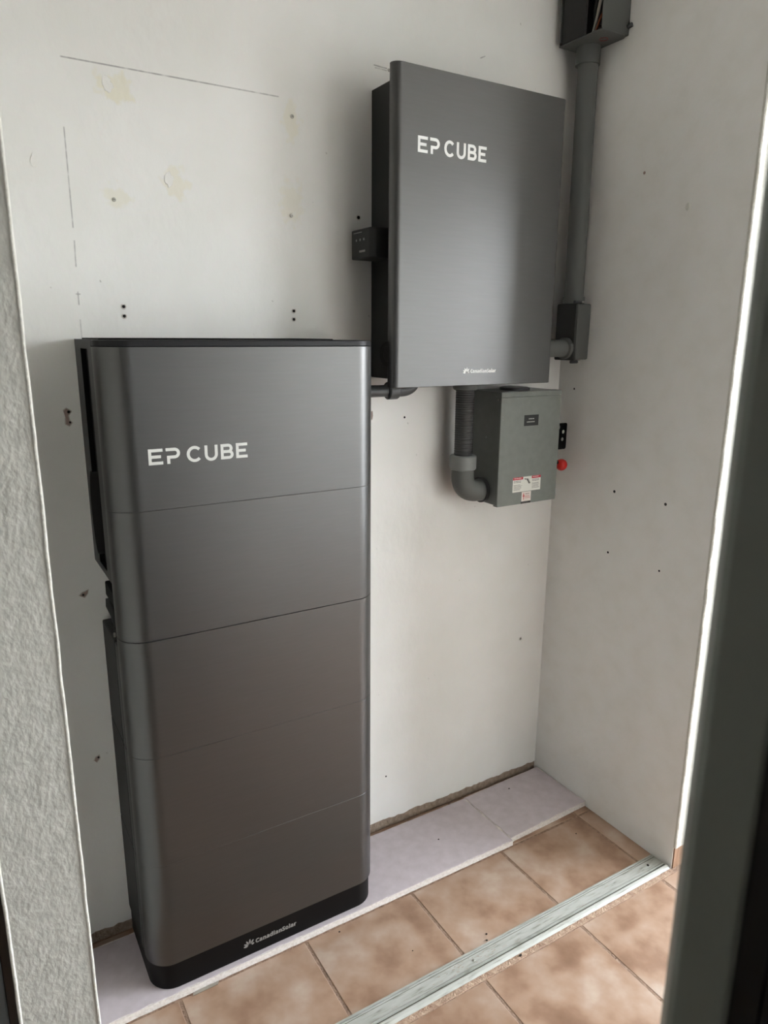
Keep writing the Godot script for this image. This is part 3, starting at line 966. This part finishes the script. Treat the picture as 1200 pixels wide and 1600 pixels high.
func build_conduits() -> void:
	# short conduit from behind the tower into the underside of the wall unit
	var t := thing("bent_conduit", "dark grey conduit elbow running from behind the battery tower up into the gateway box", "conduit")
	var y := 1.3560
	var z := 0.09
	var st := new_st()
	tube(st, [Vector3(-0.80, y, z), Vector3(-0.672, y, z)], 0.0148, 24)
	obj("pipe", st, M.pvc_dark, t)
	st = new_st()
	tube(st, [Vector3(-0.681, y, z), Vector3(-0.678, y, z), Vector3(-0.653, y, z), Vector3(-0.650, y, z)], [0.019, 0.0222, 0.0222, 0.0205], 26)
	obj("coupling", st, M.pvc_dark, t)
	st = new_st()
	var pth: Array = [Vector3(-0.651, y, z)]
	pth.append_array(elbow(Vector3(-0.640, y, z), Vector3(-0.600, y, z), Vector3(-0.598, 1.3852, z)))
	tube(st, pth, 0.0165, 24)
	obj("elbow", st, M.pvc_dark, t)
	# drop from the wall unit to the switch box
	t = thing("corrugated_conduit", "grey corrugated conduit dropping from the gateway box to the disconnect switch", "conduit")
	var x := -0.4140
	z = 0.066
	st = new_st()
	tube(st, [Vector3(x, 1.3849, z), Vector3(x, 1.352, z), Vector3(x, 1.348, z)], [0.034, 0.034, 0.030], 28)
	obj("upper_coupling", st, M.pvc, t)
	st = new_st()
	var pp: Array = []; var rr: Array = []
	var n := 60
	for i in n + 1:
		pp.append(Vector3(x, lerpf(1.352, 1.160, float(i) / n), z))
		rr.append(0.0262 if i % 2 == 0 else 0.0247)
	tube(st, pp, rr, 28)
	obj("corrugated_tube", st, M.pvc_dark, t)
	st = new_st()
	tube(st, [Vector3(x, 1.168, z), Vector3(x, 1.165, z), Vector3(x, 1.131, z), Vector3(x, 1.127, z)], [0.034, 0.0375, 0.0375, 0.034], 30)
	obj("lower_coupling", st, M.pvc_light, t)
	st = new_st()
	pth = [Vector3(x, 1.128, z)]
	pth.append_array(elbow(Vector3(x, 1.110, z), Vector3(x, 1.066, z), Vector3(-0.368, 1.062, z), 14))
	pth.append(Vector3(-0.349, 1.062, z))
	tube(st, pth, 0.0315, 30)
	obj("elbow", st, M.pvc, t)
	st = new_st()
	tube(st, [Vector3(-0.3505, 1.062, z), Vector3(-0.3425, 1.062, z)], 0.037, 30)
	obj("lock_nut", st, M.pvc_dark, t)
	# stub from the wall unit to the small box on the side wall
	t = thing("stub_conduit", "short horizontal grey conduit from the gateway box into the small corner box", "conduit")
	st = new_st()
	tube(st, [Vector3(-0.2395, 1.458, 0.080), Vector3(-0.069, 1.458, 0.080)], 0.0245, 28)
	obj("pipe", st, M.pvc, t)
	st = new_st()
	tube(st, [Vector3(-0.0735, 1.458, 0.080), Vector3(-0.071, 1.458, 0.080), Vector3(-0.0615, 1.458, 0.080)], [0.026, 0.031, 0.031], 28)
	obj("collar", st, M.pvc, t)
	# riser in the corner
	t = thing("riser_conduit", "tall vertical grey conduit in the corner between the two junction boxes", "conduit")
	st = new_st()
	tube(st, [Vector3(-0.0345, 1.600, 0.072), Vector3(-0.0325, 2.2105, 0.066)], 0.0275, 28)
	obj("pipe", st, M.pvc, t)
	st = new_st()
	tube(st, [Vector3(-0.0345, 1.5835, 0.072), Vector3(-0.0345, 1.603, 0.072)], 0.0318, 28)
	obj("lower_collar", st, M.pvc, t)
	st = new_st()
	tube(st, [Vector3(-0.035, 2.206, 0.066), Vector3(-0.035, 2.2495, 0.066)], 0.0325, 28)
	obj("upper_collar", st, M.pvc, t)

func print_mat(im: Image) -> StandardMaterial3D:
	var m := StandardMaterial3D.new()
	m.albedo_texture = ImageTexture.create_from_image(im)
	m.roughness = 0.45
	return m

# a thin sticker on the plane z with printed front
func sticker(called: String, x0: float, y0: float, x1: float, y1: float, z: float, im: Image, parent: Node) -> MeshInstance3D:
	var st := new_st()
	var a := Vector3(x0, y0, z + 0.0005); var b := Vector3(x1, y0, z + 0.0005)
	var c := Vector3(x1, y1, z + 0.0005); var d := Vector3(x0, y1, z + 0.0005)
	quad(st, a, b, c, d, Vector3.BACK)
	var dz := Vector3(0, 0, -0.0004)
	for e in [[a, b], [b, c], [c, d], [d, a]]:
		var nn: Vector3 = (e[1] - e[0]).cross(Vector3.BACK).normalized()
		for q in [[e[0], e[1], e[1] + dz], [e[0], e[1] + dz, e[0] + dz]]:
			tri(st, q[0], q[1], q[2], nn, nn, nn, Vector2(0.01, 0.99), Vector2(0.01, 0.99), Vector2(0.01, 0.99))
	return obj(called, st, print_mat(im), parent)

func text_rows(im: Image, x0: int, y0: int, x1: int, y1: int, step: int, col: Color, sd: int) -> void:
	var rng := RandomNumberGenerator.new()
	rng.seed = sd
	var y := y0
	while y + 2 < y1:
		var x := x0
		var stop := x1 - int(rng.randf_range(0, (x1 - x0) * 0.25))
		while x < stop:
			var w := int(rng.randf_range(3, 9))
			im.fill_rect(Rect2i(x, y, mini(w, stop - x), maxi(2, step / 2)), col)
			x += w + 2
		y += step

func build_switch_box() -> void:
	var x0 := -0.3413; var x1 := -0.1182; var y0 := 1.0222; var y1 := 1.3429; var zf := 0.1339
	var t := thing("disconnect_switch", "grey painted metal disconnect switch box with warning stickers and red knob", "switch box")
	part_box("case", Vector3(x0 + 0.002, y0 + 0.003, 0.0005), Vector3(x1 - 0.002, y1 - 0.001, zf - 0.003), M.enamel, t, 0.0015)
	# lid: top hood and hinged door
	part_box("hood", Vector3(x0, y1 - 0.0135, zf - 0.03), Vector3(x1, y1, zf - 0.0002), M.enamel, t, 0.001)
	var door := part_box("door", Vector3(x0, y0, zf - 0.0029), Vector3(x1, y1 - 0.0142, zf), M.enamel, t, 0.0012)
	part_box("bottom_flange", Vector3(x0 + 0.0005, y0, zf - 0.018), Vector3(x1 - 0.0005, y0 + 0.0029, zf - 0.003), M.enamel, door, 0.0008)
	# round rain hub on top, half under the wall unit
	var st := new_st()
	tube(st, [Vector3(-0.232, y1 - 0.0009, 0.06), Vector3(-0.232, y1 + 0.006, 0.06), Vector3(-0.232, y1 + 0.008, 0.06)], [0.043, 0.043, 0.036], 32)
	obj("top_hub", st, M.pvc_dark, t)
	# stickers
	var im := Image.create(128, 64, false, Image.FORMAT_RGB8)
	im.fill(Color(0.05, 0.055, 0.05))
	text_rows(im, 40, 20, 92, 28, 12, Color(0.72, 0.72, 0.70), 1)
	text_rows(im, 24, 38, 108, 46, 12, Color(0.72, 0.72, 0.70), 2)
	sticker("rating_plate", -0.2562, 1.2468, -0.2030, 1.2772, zf, im, door)
	im = Image.create(256, 128, false, Image.FORMAT_RGB8)
	im.fill(Color(0.86, 0.86, 0.83))
	im.fill_rect(Rect2i(0, 0, 92, 22), Color(0.70, 0.16, 0.22))
	im.fill_rect(Rect2i(172, 0, 84, 22), Color(0.70, 0.16, 0.22))
	text_rows(im, 12, 6, 84, 16, 12, Color(0.9, 0.86, 0.84), 3)
	text_rows(im, 182, 6, 250, 16, 12, Color(0.9, 0.86, 0.84), 4)
	text_rows(im, 8, 30, 84, 54, 11, Color(0.32, 0.32, 0.32), 5)
	text_rows(im, 8, 64, 84, 118, 9, Color(0.42, 0.40, 0.40), 6)
	text_rows(im, 176, 30, 250, 52, 11, Color(0.32, 0.32, 0.32), 7)
	text_rows(im, 176, 60, 250, 116, 9, Color(0.42, 0.40, 0.40), 8)
	for p in 46:   # hand-and-spark pictogram
		im.fill_rect(Rect2i(118 + int(p * 0.55) + (p * 7) % 9, 18 + p, 10 + (p * 5) % 9, 1), Color(0.07, 0.07, 0.07))
	im.fill_rect(Rect2i(104, 16, 14, 5), Color(0.07, 0.07, 0.07))
	im.fill_rect(Rect2i(110, 22, 12, 5), Color(0.07, 0.07, 0.07))
	sticker("warning_sticker", -0.2865, 1.0585, -0.1815, 1.1015, zf, im, door)
	im = Image.create(96, 112, false, Image.FORMAT_RGB8)
	im.fill(Color(0.87, 0.83, 0.80))
	im.fill_rect(Rect2i(16, 18, 8, 24), Color(0.72, 0.16, 0.16))
	im.fill_rect(Rect2i(12, 42, 18, 14), Color(0.72, 0.16, 0.16))
	im.fill_rect(Rect2i(18, 56, 7, 36), Color(0.72, 0.16, 0.16))
	text_rows(im, 36, 22, 90, 34, 14, Color(0.35, 0.2, 0.2), 9)
	text_rows(im, 36, 44, 90, 84, 10, Color(0.75, 0.45, 0.42), 10)
	sticker("shock_sticker", -0.2512, 1.0290, -0.2160, 1.0570, zf + 0.0001, im, door)
	im = Image.create(96, 24, false, Image.FORMAT_RGB8)
	im.fill(Color(0.12, 0.12, 0.11))
	text_rows(im, 6, 9, 90, 15, 12, Color(0.4, 0.4, 0.38), 11)
	sticker("black_strip", -0.2530, 1.0226, -0.2165, 1.0288, zf + 0.0001, im, door)
	# fixings
	for e in [[Vector3(x0 + 0.002, 1.322, 0.122), Vector3(x0 - 0.0012, 1.322, 0.122)], [Vector3(x0 + 0.002, 1.246, 0.072), Vector3(x0 - 0.0008, 1.246, 0.072)], [Vector3(x0 + 0.002, 1.214, 0.072), Vector3(x0 - 0.0008, 1.214, 0.072)]]:
		st = new_st()
		tube(st, e, 0.0026, 12)
		obj("screw", st, M.steel if e[0].z > 0.1 else M.enamel, t)
	for yy in [1.276, 1.268]:
		st = new_st()
		tube(st, [Vector3(x0 + 0.008, yy, zf - 0.0005), Vector3(x0 + 0.008, yy, zf + 0.0004)], 0.0022, 10)
		obj("rivet", st, M.pvc_light, door)
	# hasp plate with padlock holes, right flank
	st = new_st()
	var plate := rounded_rect(-0.125, 1.1605, -0.042, 1.2395, [0.001, 0.006, 0.006, 0.001], 6)
	var outer := CSGPolygon3D.new()
	outer.name = "hasp_plate"
	outer.polygon = plate
	outer.depth = 0.002
	outer.position = Vector3(0, 0, 0.088)
	outer.material = M.black
	t.add_child(outer, true)
	for h in [[-0.0745, 1.2275], [-0.0555, 1.2130], [-0.0575, 1.1905], [-0.0790, 1.1755]]:
		var cy := CSGCylinder3D.new()
		cy.name = "hole"
		cy.operation = CSGShape3D.OPERATION_SUBTRACTION
		cy.radius = 0.0058; cy.height = 0.02; cy.sides = 20
		cy.rotation = Vector3(PI / 2, 0, 0)
		cy.position = Vector3(h[0], h[1], -0.001)
		cy.material = M.black
		outer.add_child(cy, true)
	# operating lever with red knob
	st = new_st()
	tube(st, [Vector3(-0.1185, 1.14, 0.088), Vector3(-0.096, 1.138, 0.089), Vector3(-0.080, 1.128, 0.090), Vector3(-0.070, 1.117, 0.090)], [0.004, 0.004, 0.004, 0.004], 12)
	obj("lever", st, M.black, t)
	st = new_st()
	ball(st, Vector3(-0.0575, 1.1130, 0.090), Vector3(0.0178, 0.0178, 0.0178), 28)
	obj("red_knob", st, M.red, t).set_meta("label", "red ball knob")
	part_box("hinge_clip", Vector3(x1 - 0.001, 1.301, 0.110), Vector3(x1 + 0.0022, 1.324, 0.118), M.black, t, 0.0004)

func build_junction_boxes() -> void:
	# small conduit body on the side wall
	var t := thing("conduit_body", "small grey conduit box with rounded edges on the side wall below the riser", "junction box")
	var st := new_st()
	prism(st, rounded_rect(0.040, 1.4260, 0.112, 1.5835, [0.004, 0.006, 0.006, 0.004], 6), along_x, -0.052, -0.0006, 40.0, 0.003)
	obj("case", st, M.pvc_box, t)
	st = new_st()
	prism(st, rounded_rect(0.034, 1.4235, 0.111, 1.5830, [0.005, 0.005, 0.005, 0.005], 6), along_x, -0.0605, -0.0525, 40.0, 0.0012)
	obj("cover", st, M.pvc_cover_shaded, t).set_meta("label", "flat cover plate")
	for y in [1.5875, 1.4195]:
		st = new_st()
		tube(st, [Vector3(-0.062, y, 0.104), Vector3(-0.036, y, 0.104)], 0.0045, 12)
		var lug := obj("screw_lug", st, M.pvc_dark, t)
		st = new_st()
		tube(st, [Vector3(-0.0355, y, 0.106), Vector3(-0.0300, y, 0.108)], 0.0030, 12)
		obj("screw", st, M.steel, lug)
	# open pull box higher up
	t = thing("open_pull_box", "grey electrical pull box with its cover off high in the corner", "junction box")
	var x0 := -0.1; var z0 := 0.021; var z1 := 0.172; var y0 := 2.2495; var y1 := 2.56; var w := 0.003
	st = new_st()
	# bottom with rounded front corner, back against the side wall
	prism(st, rounded_rect(x0, z0, -0.0008, z1, [0.0, 0.0, 0.02, 0.0], 8), up_y, y0, y0 + w, 40.0, 0.0008)
	var bt := obj("bottom_plate", st, M.pvc_box, t)
	st = new_st()
	var kr := arc(Vector3(-0.045, y0 - 0.0003, 0.128), Vector3(1, 0, 0), Vector3(0, 0, 1), 0.0105, 0, TAU, 24)
	tube(st, kr, 0.0011, 6, false)
	obj("knockout", st, M.wire_red, bt)
	part_box("top_plate", Vector3(x0, y1 - w, z0), Vector3(-0.0008, y1, z1), M.pvc_box, t, 0.0008)
	part_box("rear_side", Vector3(x0, y0 + w, z0), Vector3(-0.0008, y1 - w, z0 + w), M.pvc_box, t, 0.0008)
	part_box("front_side", Vector3(x0, y0 + w, z1 - w), Vector3(-0.0008, y1 - w, z1), M.pvc_box, t, 0.0008)
	part_box("back_plate", Vector3(-0.0030, y0 + w, z0 + w), Vector3(-0.0008, y1 - w, z1 - w), M.pvc_box, t, 0.0003)
	for zz in [z0 + 0.006, z1 - 0.006]:
		st = new_st()
		tube(st, [Vector3(x0 - 0.0012, y0 + 0.007, zz), Vector3(x0 + 0.003, y0 + 0.007, zz)], 0.0028, 10)
		obj("cover_screw", st, M.dirt, t)
	st = new_st()
	tube(st, [Vector3(-0.006, 2.272, z1 - 0.001), Vector3(-0.006, 2.272, z1 + 0.004), Vector3(-0.004, 2.274, z1 + 0.012)], [0.0045, 0.0055, 0.0055], 12)
	obj("ground_lug", st, M.pvc_dark, t)
	part_box("interior_shade_block", Vector3(-0.097, y0 + w, 0.0245), Vector3(-0.050, 2.55, 0.112), M.wire_black, t, 0.004)  # added black block standing in for the shade inside the box
	# conductors inside the box
	var defs := [
		["red insulated conductor inside the open pull box", M.wire_red, [Vector3(-0.060, 2.2526, 0.128), Vector3(-0.066, 2.29, 0.150), Vector3(-0.070, 2.34, 0.158), Vector3(-0.06, 2.42, 0.150), Vector3(-0.05, 2.53, 0.140)], 0.0062],
		["white insulated conductor inside the open pull box", M.wire_white, [Vector3(-0.072, 2.2526, 0.112), Vector3(-0.078, 2.285, 0.130), Vector3(-0.080, 2.315, 0.139), Vector3(-0.066, 2.37, 0.135), Vector3(-0.04, 2.53, 0.12)], 0.0042],
		["bare copper conductor inside the open pull box", M.copper, [Vector3(-0.080, 2.2526, 0.130), Vector3(-0.086, 2.272, 0.146), Vector3(-0.084, 2.292, 0.158), Vector3(-0.068, 2.30, 0.164), Vector3(-0.03, 2.31, 0.165)], 0.0030],
		["black insulated conductor inside the open pull box", M.wire_black, [Vector3(-0.058, 2.2526, 0.098), Vector3(-0.07, 2.33, 0.120), Vector3(-0.074, 2.40, 0.135), Vector3(-0.06, 2.53, 0.13)], 0.0065]]
	for d in defs:
		st = new_st()
		var cv := Curve3D.new()
		var pts: Array = d[2]
		for i in pts.size():
			var tn: Vector3 = (pts[mini(i + 1, pts.size() - 1)] - pts[maxi(i - 1, 0)]) * 0.22
			cv.add_point(pts[i], -tn, tn)
		tube(st, Array(cv.tessellate_even_length(4, 0.008)), d[3], 12)
		obj("wire", st, d[1], t).set_meta("label", d[0])

func build_doors() -> void:
	# leaf standing open close by on the right: green-grey stile, black gasket, dark panel
	var a := Vector3(-1.28, 0.012, 1.42)
	var d := Vector3(0.61, 0, 0.79).normalized()
	var t := thing("open_door", "dark green-grey door leaf standing open at right with black gasket", "door")
	t.position = a
	t.basis = Basis(d, Vector3.UP, d.cross(Vector3.UP))
	var h := 2.1
	part_box("stile", Vector3(0.003, 0, 0.0), Vector3(0.0345, h, 0.040), M.door_green, t, 0.003)
	part_box("gasket", Vector3(0.0346, 0.06, 0.008), Vector3(0.0505, h - 0.06, 0.034), M.wire_black, t, 0.001)
	part_box("panel", Vector3(0.0506, 0.06, 0.010), Vector3(0.872, h - 0.06, 0.032), M.door_glass, t, 0.001)
	part_box("hinge_stile", Vector3(0.8725, 0, 0.0), Vector3(0.908, h, 0.040), M.door_green, t, 0.003)
	part_box("bottom_rail", Vector3(0.0346, 0, 0.001), Vector3(0.872, 0.0595, 0.039), M.door_green, t, 0.002)
	part_box("top_rail", Vector3(0.0346, h - 0.0595, 0.001), Vector3(0.872, h, 0.039), M.door_green, t, 0.002)
	# sliding panel of the neighbouring store, left of the partition
	t = thing("store_door_panel", "blue-grey sliding door panel in shadow left of the plastered partition", "door")
	part_box("panel", Vector3(-2.55, 0.006, 0.50), Vector3(-1.692, 2.1, 0.528), M.door_blue, t, 0.002)
	part_box("gap_shade_strip", Vector3(-1.6654, 0.006, 0.45), Vector3(-1.6490, 2.1, 0.522), M.door_glass, t, 0.001)  # added dark strip, paints the shadow gap between panel and partition
	part_box("edge_strip", Vector3(-1.6919, 0.006, 0.497), Vector3(-1.6655, 2.1, 0.531), M.door_blue, t, 0.002)

# ---- small fixings and scars on the walls
func wall_hole(p: Vector3, n: Vector3, r: float, label: String, group: String, ring := true) -> void:
	var t := thing("screw_hole", label, "screw hole", group)
	t.position = p
	var st := new_st()
	tube(st, [n * 0.0001, n * 0.0006], r, 12)
	obj("bore", st, M.hole, t)
	if ring:
		st = new_st()
		var u := Vector3.UP
		tube(st, arc(n * 0.0006, u, n.cross(u), r * 1.25, 0.4, TAU * 0.93, 14), r * 0.3, 6)
		obj("burr", st, M.spackle, t)

func gouge(p: Vector3, outline: Array, label: String, holes: Array) -> void:
	var t := thing("wall_gouge", label, "wall damage")
	t.position = p
	var st := new_st()
	var pv := PackedVector2Array()
	for q in outline: pv.append(q)
	prism(st, pv, out_z, 0.0001, 0.0007, 30.0)
	obj("torn_paper", st, M.pink_paper, t)
	for h in holes:
		st = new_st()
		tube(st, [Vector3(h.x, h.y, 0.0006), Vector3(h.x, h.y, 0.0012)], h.z, 10)
		obj("bore", st, M.hole, t)
	st = new_st()
	var rim: Array = []
	for q in outline: rim.append(Vector3(q.x * 1.08, q.y * 1.08, 0.0006))
	tube(st, rim, 0.0011, 6)
	obj("raised_rim", st, M.spackle, t)

func build_wall_marks() -> void:
	var B := Vector3.BACK
	for e in [[-1.2854, 1.5478, "upper screw hole of the pair above the battery tower's left half"], [-1.2856, 1.5280, "lower screw hole of the pair above the battery tower's left half"],
		[-0.8900, 1.5471, "upper screw hole of the pair above the battery tower's right half"], [-0.8905, 1.5277, "lower screw hole of the pair above the battery tower's right half"]]:
		wall_hole(Vector3(e[0], e[1], 0), B, 0.0036, e[2], "bracket screw holes above the tower")
	wall_hole(Vector3(-0.5683, 1.2746, 0), B, 0.0030, "small dark hole in the back wall below the conduit elbow", "stray holes in the back wall", false)
	wall_hole(Vector3(-0.6185, 0.1806, 0), B, 0.0026, "tiny hole low on the back wall right of the tower", "stray holes in the back wall", false)
	wall_hole(Vector3(-0.1006, 0.5186, 0), B, 0.0034, "chipped hole in the back wall near the right corner", "stray holes in the back wall")
	wall_hole(Vector3(-0.711, 1.7727, 0), B, 0.0042, "dark screw hole in the wall above the radio module", "stray holes in the back wall")
	# screws left in the wall
	for e in [[-1.288, 1.7599, "screw head left in yellowed filler on the wall's left part"], [-0.8837, 1.9736, "screw head in a yellowed patch beside the gateway's upper part"], [-0.891, 1.7621, "screw head in a yellowed patch beside the gateway's middle"], [-0.626, 2.1120, "brass screw stub in the wall at the gateway's top left corner"]]:
		var t := thing("wall_screw", e[2], "screw")
		t.position = Vector3(e[0], e[1], 0)
		var st := new_st()
		tube(st, [Vector3(0, 0, 0.0001), Vector3(0, 0, 0.0015), Vector3(0, 0, 0.0026)], [0.0042, 0.0042, 0.0026], 14)
		obj("head", st, M.steel, t)
		st = new_st()
		bbox(st, Vector3(-0.0022, -0.0005, 0.0024), Vector3(0.0022, 0.0005, 0.0029), 0.0001)
		obj("slot", st, M.hole, t)
	# lumps of filler
	for e in [[-1.284, 1.976, 0.010, 0.014, "lump of filler in the yellow stain under the pencil line"], [-1.172, 1.812, 0.009, 0.014, "lump of filler in the pale stain left of the shadow"], [-1.432, 1.815, 0.007, 0.012, "white dab of filler beside the plastered partition"]]:
		var st := new_st()
		var f := FastNoiseLite.new()
		f.seed = 90; f.frequency = 120.0
		var pv := PackedVector2Array()
		for i in 18:
			var a := TAU * i / 18
			var k := 1.0 + f.get_noise_2d(cos(a) * 0.02 + e[0], sin(a) * 0.02) * 0.6
			pv.append(Vector2(e[0] + cos(a) * e[2] * k, e[1] + sin(a) * e[3] * k))
		prism(st, pv, out_z, 0.0002, 0.0010, 80.0, 0.00075)
		tag(obj("filler_lump", st, M.wall), e[4], "filler")
	gouge(Vector3(-1.4185, 1.318, 0), [Vector2(-0.006, 0.014), Vector2(0.0, 0.019), Vector2(0.009, 0.012), Vector2(0.003, 0.004), Vector2(0.004, -0.005), Vector2(0.009, -0.010), Vector2(0.003, -0.017), Vector2(-0.004, -0.013), Vector2(-0.003, 0.0)], "long torn gouge in the wall left of the tower's upper part", [Vector3(0.004, 0.012, 0.003), Vector3(0.005, -0.010, 0.0022)])
	gouge(Vector3(-1.4205, 0.9195, 0), [Vector2(-0.009, 0.0), Vector2(-0.003, 0.006), Vector2(0.004, 0.008), Vector2(0.010, 0.011), Vector2(0.008, 0.002), Vector2(0.001, -0.006)], "torn spot with a hole in the wall left of the tower's middle", [Vector3(-0.001, 0.001, 0.0026)])
	gouge(Vector3(-1.4267, 0.506, 0), [Vector2(-0.007, -0.002), Vector2(-0.003, 0.006), Vector2(0.005, 0.009), Vector2(0.006, 0.001), Vector2(-0.002, -0.008)], "torn spot with a hole in the wall left of the tower's lower part", [Vector3(0.003, 0.004, 0.0025)])
	gouge(Vector3(-0.6675, 1.2845, 0), [Vector2(-0.006, 0.010), Vector2(-0.002, 0.011), Vector2(-0.001, 0.0), Vector2(-0.003, -0.010), Vector2(-0.006, -0.010)], "brown chip in the wall below the conduit elbow beside the tower", [])
	# side wall
	var L := Vector3.LEFT
	for e in [[1.0541, 0.2513, 0.0042, "upper left of the four screw holes in the side wall"], [1.0522, 0.4284, 0.0042, "upper right of the four screw holes in the side wall"], [0.868, 0.2468, 0.0034, "lower left of the four screw holes in the side wall"], [0.8632, 0.430, 0.0030, "lower right of the four screw holes in the side wall"]]:
		wall_hole(Vector3(0, e[0], e[1]), L, e[2], e[3], "four screw holes in the side wall", false)
	wall_hole(Vector3(0, 1.3375, 0.066), L, 0.003, "small chipped hole in the side wall right of the switch box", "stray holes in the side wall", false)
	var st := new_st()
	ball(st, Vector3(-0.0004, 1.8064, 0.4042), Vector3(0.0018, 0.010, 0.006), 14)
	tag(obj("filler_lump", st, M.bead), "smooth dab of filler high on the side wall", "filler")
	st = new_st()
	ball(st, Vector3(-0.0004, 1.9084, 0.2605), Vector3(0.0012, 0.004, 0.004), 12)
	tag(obj("filler_lump", st, M.pink_paper), "small grey chip high on the side wall beside the riser", "filler")

func build_debris() -> void:
	var rng := RandomNumberGenerator.new()
	rng.seed = 99
	for e in [[-0.5221, 0.018, 0.1488, 0.0022, "dark speck on the long gypsum board"], [-0.1742, 0.018, 0.0657, 0.0026, "dark speck on the short gypsum board"], [-0.6091, 0.0, 0.4843, 0.0026, "larger of two crumbs on the tile behind the floor track"], [-0.6203, 0.0, 0.500, 0.0022, "smaller of two crumbs on the tile behind the floor track"],
		[-0.1279, 0.0, 0.3258, 0.0022, "dark speck on the tile in the alcove's right corner"], [-0.579, 0.0012, 0.5800, 0.0040, "brown flake on the thinset in front of the floor track"], [-0.80, 0.0, 0.43, 0.0018, "tiny crumb on the tile below the tower's right edge"], [-0.93, 0.0, 0.285, 0.0020, "crumb beside the long gypsum board's front edge"]]:
		var st := new_st()
		ball(st, Vector3.ZERO, Vector3(e[3] * rng.randf_range(0.8, 1.4), e[3] * 0.6, e[3] * rng.randf_range(0.7, 1.2)), 8)
		var o := obj("crumb", st, M.dirt)
		o.position = Vector3(e[0], e[1] + e[3] * 0.55, e[2])
		tag(o, e[4], "debris", "crumbs on the floor")
